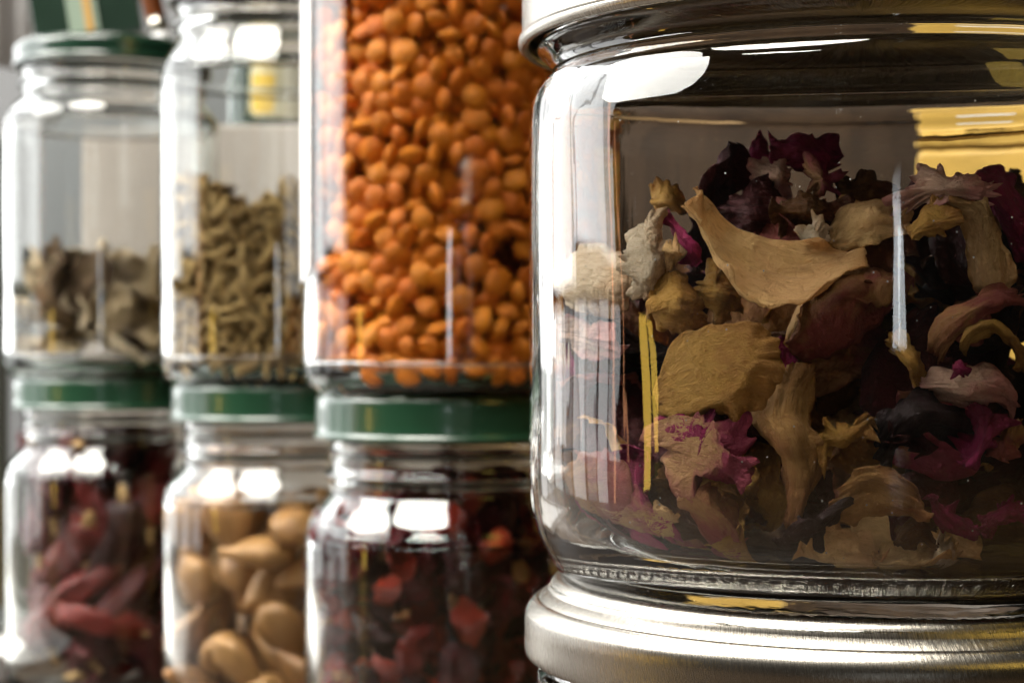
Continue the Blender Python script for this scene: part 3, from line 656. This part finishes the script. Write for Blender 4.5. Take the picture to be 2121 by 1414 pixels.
def jar_fill(axis, z0, pts, scale, wallbias, name, mat, matf, label, labelf, cat, group, maxn, sd, mesh, meshlow, pxmax=1125, R=0.0355, kmax=1.0):
    g = random.Random(sd)
    items = []
    cam_dir = Vector((-axis[0], -axis[1], 0)).normalized()
    for p in pts:
        q = Vector(p); rad = Vector((q.x, q.y, 0))
        f = rad.length/R
        rn = rad.normalized() if rad.length > 1e-6 else Vector((0, -1, 0))
        if g.random() < wallbias*f:
            tilt = Euler((g.uniform(-0.5, 0.5), g.uniform(-0.5, 0.5), 0)).to_matrix()
            rq = rn.to_track_quat('Z', 'Y').to_matrix() @ tilt @ Matrix.Rotation(g.uniform(0, 6.28), 3, 'Z')
        else: rq = rot_from(g)
        s = g.uniform(0.86, 1.12)*kmax
        M = Matrix.Translation(Vector((axis[0], axis[1], z0))+q) @ rq.to_4x4() @ Matrix.Diagonal((scale[0]*s, scale[1]*s, scale[2]*s*g.uniform(0.9, 1.1), 1))
        w = M.translation
        px = 1060.5+w.x/w.y*F; py = 707-(w.z-H)/w.y*F
        front = rn.dot(cam_dir)
        ok = px < pxmax and -30 < py < 1440 and front > -0.15
        depthscore = -(R-rad.length)*1000 + front*6
        items.append((ok, depthscore, M))
    items.sort(key=lambda t: (-t[0], -t[1]))
    for k, (ok, sc, M) in enumerate(items[:maxn]):
        if not ok: break
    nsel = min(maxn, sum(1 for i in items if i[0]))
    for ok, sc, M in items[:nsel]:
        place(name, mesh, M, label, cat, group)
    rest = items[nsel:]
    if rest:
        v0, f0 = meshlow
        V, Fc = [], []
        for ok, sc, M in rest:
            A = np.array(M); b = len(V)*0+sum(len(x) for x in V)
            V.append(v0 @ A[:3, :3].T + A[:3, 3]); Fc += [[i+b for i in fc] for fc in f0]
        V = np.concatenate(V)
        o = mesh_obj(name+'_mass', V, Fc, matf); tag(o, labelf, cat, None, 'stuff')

lv, lf = ICO2
lent = lv.copy(); rr_ = np.hypot(lent[:, 0], lent[:, 1]); lent[:, 2] *= (1-0.25*rr_**2)
me_l = make_mesh('lentil', lent, lf, M_LENTIL)
pl = pack(1900, 0.0354, 0.0045, 0.124, 0.0026, 3, rmin=0.0225, it=36)
jar_fill(A1, ZU, pl, (0.0034, 0.0034, 0.0020), 0.5, 'lentil', M_LENTIL, M_LENTIL_F, 'orange lentil pressed against the glass of the tall lentil jar', 'orange lentils filling the rest of the tall lentil jar', 'lentil', 'lentils in the tall jar', 300, 4, me_l, ICO1)

sv, sf = ICO2
sd_v = sv.copy(); sd_v[:, 1] += 0.10*sd_v[:, 0]**2; k = 1-0.28*np.abs(sd_v[:, 0]); sd_v[:, 2] *= k
me_s = make_mesh('seed', sd_v, sf, M_SEED)
ps = pack(2000, 0.0354, 0.0045, 0.066, 0.0019, 7, rmin=0.0245, it=34)
keep = [p for p in ps if p[2] < 0.058+0.006*math.cos(math.atan2(p[1], p[0])+0.5)*p[0]/0.035+0.004*math.sin(p[0]*190)]
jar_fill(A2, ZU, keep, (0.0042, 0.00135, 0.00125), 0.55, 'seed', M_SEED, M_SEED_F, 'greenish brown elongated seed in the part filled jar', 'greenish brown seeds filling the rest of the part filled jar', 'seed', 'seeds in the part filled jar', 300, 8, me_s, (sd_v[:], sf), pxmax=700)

# nuts in shell (lower middle jar)
def nut_mat():
    t = NT('tan_nut_shell'); oi = t.n('ObjectInfo'); v = t.coords('Object', (0.35, 1, 1))
    nz = t.noise(v, 5.0, 4, 0.6, 0.6)
    c = t.mix(t.math('ADD', t.math('MULTIPLY', oi.outputs['Random'], 0.5), t.math('MULTIPLY', nz, 0.5)), (0.15, 0.058, 0.016), (0.54, 0.29, 0.10))
    return t.done(t.prin(c, 0.45, 0.0, t.bump(nz, 0.0008, 0.6), 0.4))
M_NUT = nut_mat()
nv = ICO3[0].copy(); nk = (1-0.30*nv[:, 0])*(1-0.18*np.abs(nv[:, 0])**3); nv[:, 1] *= 0.72*nk; nv[:, 2] *= 0.43*nk; nv[:, 0] += 0.22*np.clip(nv[:, 0], 0, 1)**6; rg = 1+0.035*np.sin(14*np.arctan2(nv[:, 2]/0.5, nv[:, 1]/0.72)+3*nv[:, 0]); nv[:, 1] *= rg; nv[:, 2] *= rg; nv[:, 2] += 0.05*np.exp(-(nv[:, 1]/0.12)**2)*np.sign(nv[:, 2])
me_n = make_mesh('nut', nv, ICO3[1], M_NUT)
pn = pack(84, 0.0345, 0.004, 0.084, 0.0070, 12, it=90)
g = random.Random(3)
for p in pn:
    place('nut', me_n, Matrix.Translation(Vector((A2[0], A2[1], 0))+Vector(p)) @ rot_from(g).to_4x4() @ Matrix.Diagonal((0.0106, 0.0106, 0.0106, 1)),
          'smooth tan nut in its shell inside the jar under the seeds', 'nut', 'nuts in the jar under the seeds')

# dried fruit flakes (lower right small jar): curled glossy shards
def flake_mat(name, c0, c1, rough, spec=0.5):
    t = NT(name); oi = t.n('ObjectInfo'); v = t.coords('Object')
    nz = t.noise(v, 260, 5, 0.65, 0.4)
    f = t.ramp(t.math('ADD', t.math('MULTIPLY', oi.outputs['Random'], 0.55), t.math('MULTIPLY', nz, 0.5)), [(0.25, c0), (0.75, c1)])
    return t.done(t.prin(f, rough, 0.0, t.bump(nz, 0.0012, 0.8), spec))
M_FL_D = flake_mat('black_red_flake', (0.022, 0.005, 0.006), (0.15, 0.014, 0.018), 0.25, 0.4)
M_FL_R = flake_mat('red_flake', (0.22, 0.012, 0.010), (0.55, 0.060, 0.025), 0.18, 0.5)
M_FL_O = flake_mat('orange_seed_flake', (0.32, 0.10, 0.03), (0.45, 0.22, 0.06), 0.4)
M_CH_R = flake_mat('red_chilli_skin', (0.06, 0.004, 0.005), (0.22, 0.016, 0.012), 0.35, 0.4)
M_CH_D = flake_mat('dark_chilli_skin', (0.018, 0.005, 0.006), (0.085, 0.012, 0.014), 0.45, 0.3)
M_STEM = flake_mat('tan_stem', (0.34, 0.20, 0.08), (0.50, 0.33, 0.15), 0.6, 0.3)
def shard(sd, mat, curl):
    g = random.Random(sd); n = 8; V = []; Fc = []
    for i in range(n+1):
        for j in range(n+1):
            a = 2*i/n-1; b = 2*j/n-1
            x = a*math.sqrt(1-b*b/2); y = b*math.sqrt(1-a*a/2)*0.72
            z = curl*(y*y)*0.9+0.35*curl*x*x+0.42*mnoise.noise(Vector((x*2.2+sd, y*2.2, sd*0.7)))+0.22*mnoise.noise(Vector((x*5+sd, y*5, sd)))
            x *= 1+0.25*mnoise.noise(Vector((x*2, y*2, sd*3.3)))
            V.append((x, y, z))
    m = len(V); V += [(x, y, z-0.16*(1-0.6*max(abs(x), abs(y)))) for x, y, z in V]
    w = n+1
    for i in range(n):
        for j in range(n):
            q = i*w+j; Fc.append((q, q+1, q+w+1, q+w)); Fc.append((m+q, m+q+w, m+q+w+1, m+q+1))
    for k in range(n):
        for (a0, a1) in ((k, k+1), (n*w+k+1, n*w+k), ((k+1)*w, k*w), (k*w+n, (k+1)*w+n)):
            Fc.append((a1, a0, m+a0, m+a1))
    return make_mesh('fruit_flake', V, Fc, mat)
sh_d = [shard(i, M_FL_D, 0.6+0.2*i) for i in range(5)]; sh_r = [shard(20+i, M_FL_R, 0.9+0.25*i) for i in range(5)]; sh_o = [shard(40+i, M_FL_O, 0.3) for i in range(2)]
pf = pack(400, 0.0348, 0.004, 0.094, 0.0040, 21, rmin=0.012, it=45)
g = random.Random(9)
for p in pf:
    if p[2] > 0.088 and math.hypot(p[0], p[1]) > 0.026: continue
    u = g.random()
    if u < 0.55: me, lb, s = g.choice(sh_d), 'blackish red curled fruit flake in the jar under the lentils', g.uniform(0.0055, 0.0085)
    elif u < 0.88: me, lb, s = g.choice(sh_r), 'bright red glossy fruit flake in the jar under the lentils', g.uniform(0.0045, 0.0072)
    else: me, lb, s = g.choice(sh_o), 'small orange seed among the red fruit flakes under the lentils', g.uniform(0.0028, 0.0038)
    place('fruit_flake', me, Matrix.Translation(Vector((A1[0], A1[1], 0))+Vector(p)) @ rot_from(g).to_4x4() @ Matrix.Diagonal((s, s, s, 1)), lb, 'dried fruit', 'fruit flakes in the jar under the lentils')

# dried chillies (lower far jar)
def tube(name, pts, rads, mat, parent=None, seg=12, seed_=0):
    V, Fc = [], []
    up = Vector((0.13, 0.2, 0.97))
    for k, (p, r) in enumerate(zip(pts, rads)):
        tdir = (pts[min(k+1, len(pts)-1)]-pts[max(k-1, 0)]).normalized()
        s = tdir.cross(up).normalized(); u = s.cross(tdir)
        for i in range(seg):
            a = 2*math.pi*i/seg
            rr = r*(1+0.55*mnoise.noise(Vector((math.cos(a)*2.0+seed_, math.sin(a)*2.0, k*0.45+seed_))))
            V.append(p+s*(rr*math.cos(a))+u*(rr*0.75*math.sin(a)))
    for k in range(len(pts)-1):
        for i in range(seg):
            j = (i+1) % seg; Fc.append((k*seg+i, k*seg+j, (k+1)*seg+j, (k+1)*seg+i))
    Fc.append(tuple(range(seg))[::-1]); Fc.append(tuple((len(pts)-1)*seg+i for i in range(seg)))
    return mesh_obj(name, V, Fc, mat, parent)
g = random.Random(31)
def chilli(c, direction, L, R, mat, label):
    e = empty('dried_chilli', c); tag(e, label, 'chilli', 'dried chillies in the far jar')
    d = direction.normalized(); side = d.cross(Vector((0.3, 0.5, 0.8))).normalized(); bend = g.uniform(-0.25, 0.25)*L
    n = 12; pts = []; rads = []
    for k in range(n+1):
        t = k/n; pts.append(d*(L*(t-0.5))+side*(bend*4*(t-0.5)**2-bend*0.5)); rads.append(R*(0.55+0.75*math.sin(math.pi*min(1, 0.25+0.62*t)))*(1.0 if t < 0.65 else max(0.06, 1-((t-0.65)/0.35)**1.6)))
    def lim(w):
        w = Vector(w); q = w+c-Vector((A3[0], A3[1], 0)); r = math.hypot(q.x, q.y); m = 0.0335-R
        if r > m: q.x *= m/r; q.y *= m/r
        q.z = min(max(q.z, 0.005+R*0.8), 0.094); return q-c+Vector((A3[0], A3[1], 0))
    pts = [lim(p) for p in pts]
    tube('pod', pts, rads, mat, e, 18, g.uniform(0, 50))
    dd = (pts[0]-pts[1]).normalized()
    tube('stem', [pts[0]-dd*0.001, pts[0]+dd*0.002, pts[0]+dd*0.006], [R*0.55, R*0.34, R*0.22], M_STEM, e, 8)
pc = pack(40, 0.0300, 0.004, 0.096, 0.0085, 33, rmin=0.004, it=60)
for k, p in enumerate(pc):
    tn = Vector((-p[1], p[0], 0)).normalized(); d = tn*g.uniform(-1, 1)+Vector((g.uniform(-0.25, 0.25), g.uniform(-0.25, 0.25), g.uniform(-0.5, 0.5) if p[2] < 0.045 else g.choice((-1, 1))*g.uniform(0.6, 1.6)))
    red = g.random() < (0.5 if p[2] < 0.045 else 0.15)
    chilli(Vector((A3[0], A3[1], 0))+Vector(p), d, g.uniform(0.034, 0.050), g.uniform(0.0046, 0.0066), M_CH_R if red else M_CH_D,
           'wrinkled red dried chilli in the far lower jar' if red else 'dark maroon dried chilli in the far lower jar')

# pale dried slices (upper far jar)
M_SLICE = flake_mat('pale_dried_slice', (0.60, 0.44, 0.25), (0.80, 0.64, 0.43), 0.6, 0.2)
M_SLICE_D = flake_mat('brown_dried_slice', (0.10, 0.06, 0.03), (0.26, 0.16, 0.08), 0.6, 0.3)
sl_p = [shard(60+i, M_SLICE, 0.35) for i in range(4)]; sl_d = [shard(70+i, M_SLICE_D, 0.5) for i in range(2)]
psl = pack(40, 0.0345, 0.004, 0.046, 0.0068, 41, it=60)
g = random.Random(17)
for p in psl:
    pale = g.random() < 0.72; s = g.uniform(0.0085, 0.0125)
    rq = Euler((g.uniform(-0.7, 0.7), g.uniform(-0.7, 0.7), g.uniform(0, 6.28))).to_matrix() if p[2] < 0.02 else rot_from(g)
    q = Vector(p); m = 0.0345-s*0.75; r = math.hypot(q.x, q.y)
    if r > m: q.x *= m/r; q.y *= m/r
    q.z = max(q.z, 0.006)
    place('dried_slice', g.choice(sl_p if pale else sl_d), Matrix.Translation(Vector((A3[0], A3[1], ZU))+q) @ rq.to_4x4() @ Matrix.Diagonal((s, s, s, 1)),
          'pale beige dried slice at the bottom of the nearly empty jar' if pale else 'brown dried slice at the bottom of the nearly empty jar', 'dried slice', 'dried slices in the nearly empty jar')

# ------------------------------------------------------------------ things behind the row
M_YEL = paint_metal('mustard_enamel', (0.55, 0.345, 0.075), 0.4)
M_KRAFT = plain('kraft_card', (0.36, 0.23, 0.11), 0.8, 200, 0.12)
M_BEIGE = plain('grey_beige_card', (0.34, 0.30, 0.27), 0.8, 120, 0.08)
M_BOTTLE = paint_metal('dark_green_bottle', (0.016, 0.032, 0.022), 0.2)
M_SAGE = plain('sage_paper', (0.20, 0.26, 0.20), 0.7, 100, 0.08)
M_GOLD = plain('gold_paper', (0.42, 0.24, 0.06), 0.6, 100, 0.08)
M_ORANGE = plain('orange_paint', (0.40, 0.10, 0.015), 0.4, 100, 0.08)
M_YLAB = plain('yellow_paper', (0.62, 0.42, 0.08), 0.7, 100, 0.05)
M_CREAMP = plain('cream_paper', (0.52, 0.48, 0.34), 0.7, 100, 0.05)
M_INK = plain('dark_ink', (0.02, 0.03, 0.03), 0.7, 100, 0.05)
M_WHITE = plain('white_cloth', (0.75, 0.75, 0.75), 0.9, 60, 0.04)

# dark wooden cabinet behind the large jar
cab = empty('wooden_cabinet', (0.33, 1.10, 0.0)); tag(cab, 'dark brown wooden cabinet in shade behind the jars at the right', 'cabinet')
box('carcass', 0.86, 0.20, 0.75, M_WOOD, cab, (0, 0, 0), 0.004)
for i in range(2):
    dr = box('door', 0.40, 0.018, 0.70, M_WOOD, cab, (-0.21+0.42*i, -0.109, 0.025), 0.003)
    k = lathe('knob', smooth_prof([(0, 0.022), (0.008, 0.020), (0.010, 0.014), (0.005, 0.007), (0.006, 0.0), (0, 0)], 3), M_SILVER, dr, 24); k.rotation_euler = (math.radians(90), 0, 0); k.location = (0.17*(1-2*i), -0.0095, 0.35)

# mustard tin added to stand for the yellow reflection, one corner towards the camera
refl_tin = empty('tin', (P(2290, 0, 0.50).x, 0.50, 0.0)); tag(refl_tin, 'mustard yellow square tin added behind the large petal jar as its yellow reflection', 'tin')
refl_tin.rotation_euler = (0, 0, math.radians(-38))
box('body', 0.085, 0.055, 0.196, M_YEL, refl_tin, (0, 0, 0), 0.004)
box('lid', 0.0865, 0.0565, 0.014, M_YEL, refl_tin, (0, 0, 0.1962), 0.003)
box('label_or_glint', 0.020, 0.0004, 0.012, M_LABEL_GLINT, refl_tin, (-0.018, -0.0279, 0.160))  # pale patch in place of the window highlight on the tin

# carton with a labelled bottle on it, behind the seed jar
ctn = box('carton', 0.15, 0.07, 0.222, M_BEIGE, None, (P(560, 0, 0.80).x, 0.80, 0.0), 0.002); tag(ctn, 'grey beige carton standing behind the seed jar', 'carton')
bt = empty('bottle', (P(545, 0, 0.79).x, 0.79, 0.222)); tag(bt, 'dark green bottle with a yellow label, seen through the seed jar', 'bottle')
lathe('body', smooth_prof([(0, 0.0), (0.017, 0), (0.0195, 0.002), (0.0195, 0.05), (0.0185, 0.058), (0.011, 0.070), (0.008, 0.078), (0.008, 0.10), (0, 0.10)], 4), M_BOTTLE, bt, 40)
wl = wrap_label(0.0197, math.radians(255), math.radians(345), 0.004, 0.046, M_CREAMP, bt)
wl2 = wrap_label(0.0199, math.radians(258), math.radians(290), 0.006, 0.028, M_YLAB, bt, 'yellow_band')
wl3 = wrap_label(0.0199, math.radians(282), math.radians(312), 0.031, 0.036, M_INK, bt, 'dark_emblem')

# kraft box low behind the jars
kb = box('kraft_box', 0.30, 0.10, 0.058, M_KRAFT, None, (-0.05, 0.86, 0.0), 0.002); tag(kb, 'low tan kraft box behind the lower jars', 'box')

# things standing on the far jar's lid
zl = ZU+0.1222+0.0029+0.0001-0.0014
bk = empty('tea_box', (A3[0]-0.006, A3[1]+0.004, zl+0.0006)); tag(bk, 'dark green box with sage and gold stripes on the far jar lid', 'box')
bk.rotation_euler = (0, math.radians(-9), math.radians(6))
box('carton', 0.040, 0.020, 0.070, M_BOTTLE, bk, (0, 0, 0.003), 0.001)
b1 = box('sage_stripe', 0.0110, 0.0006, 0.066, M_SAGE, bk, (-0.0010, -0.0104, 0.005)); box('gold_stripe', 0.0028, 0.0005, 0.066, M_GOLD, b1, (0.0020, -0.0006, 0.0))
pc_ = empty('orange_pencil', (A3[0]+0.0215, A3[1]-0.004, zl+0.0016)); tag(pc_, 'orange pencil standing eraser down on the far jar lid', 'pencil')
pc_.rotation_euler = (0, math.radians(-14), 0)
hexp = lambda r, z0, z1: [(0, z0), (r, z0), (r, z1), (0, z1)]
lathe('shaft', hexp(0.0037, 0.0095, 0.11), M_ORANGE, pc_, 6)
lathe('eraser', hexp(0.0034, 0.0, 0.0042), M_WHITE, pc_, 20)
lathe('ferrule', hexp(0.0038, 0.0042, 0.0095), M_SILVER, pc_, 20)

# curtain hanging behind at the far left, and a dark bottle beside the row
V, Fc = [], []
x0, x1 = P(-520, 0, 1.25).x, P(78, 0, 1.25).x
for i in range(61):
    t = i/60; x = x0+(x1-x0)*t; y = 1.25+0.012*math.sin(t*34)+0.006*math.sin(t*71)
    V += [(x, y, H+0.185), (x, y, H+0.60)]
for i in range(60): Fc.append((2*i, 2*i+2, 2*i+3, 2*i+1))
cu = mesh_obj('curtain', V, Fc, M_WHITE); cu.modifiers.new('thickness', 'SOLIDIFY').thickness = 0.0012
tag(cu, 'short white curtain hanging at the upper left behind the jars', 'curtain')
db = empty('bottle', (P(-112, 0, 0.80).x, 0.80, 0.0)); tag(db, 'dark green bottle cut off by the left edge of the picture', 'bottle')
lathe('body', smooth_prof([(0, 0), (0.022, 0), (0.0255, 0.002), (0.0265, 0.02), (0.0265, 0.20), (0.025, 0.215), (0.014, 0.235), (0.011, 0.25), (0.011, 0.29), (0, 0.29)], 4), M_BOTTLE, db, 48)

M_TRAY = plain('white_enamel', (0.74, 0.74, 0.73), 0.35, 60, 0.04)
tr = empty('tray', (-0.30, 0.76, 0.0)); tag(tr, 'white tray on the table beside the chilli jar at the left', 'tray')
box('base', 0.20, 0.34, 0.004, M_TRAY, tr, (0, 0, 0), 0.001)
for sx, sy, lx, ly in ((0.20, 0.005, 0, 0.1725), (0.20, 0.005, 0, -0.1725), (0.005, 0.34, 0.1025, 0), (0.005, 0.34, -0.1025, 0)):
    box('rim', sx, sy, 0.012, M_TRAY, tr, (lx, ly, 0), 0.001)
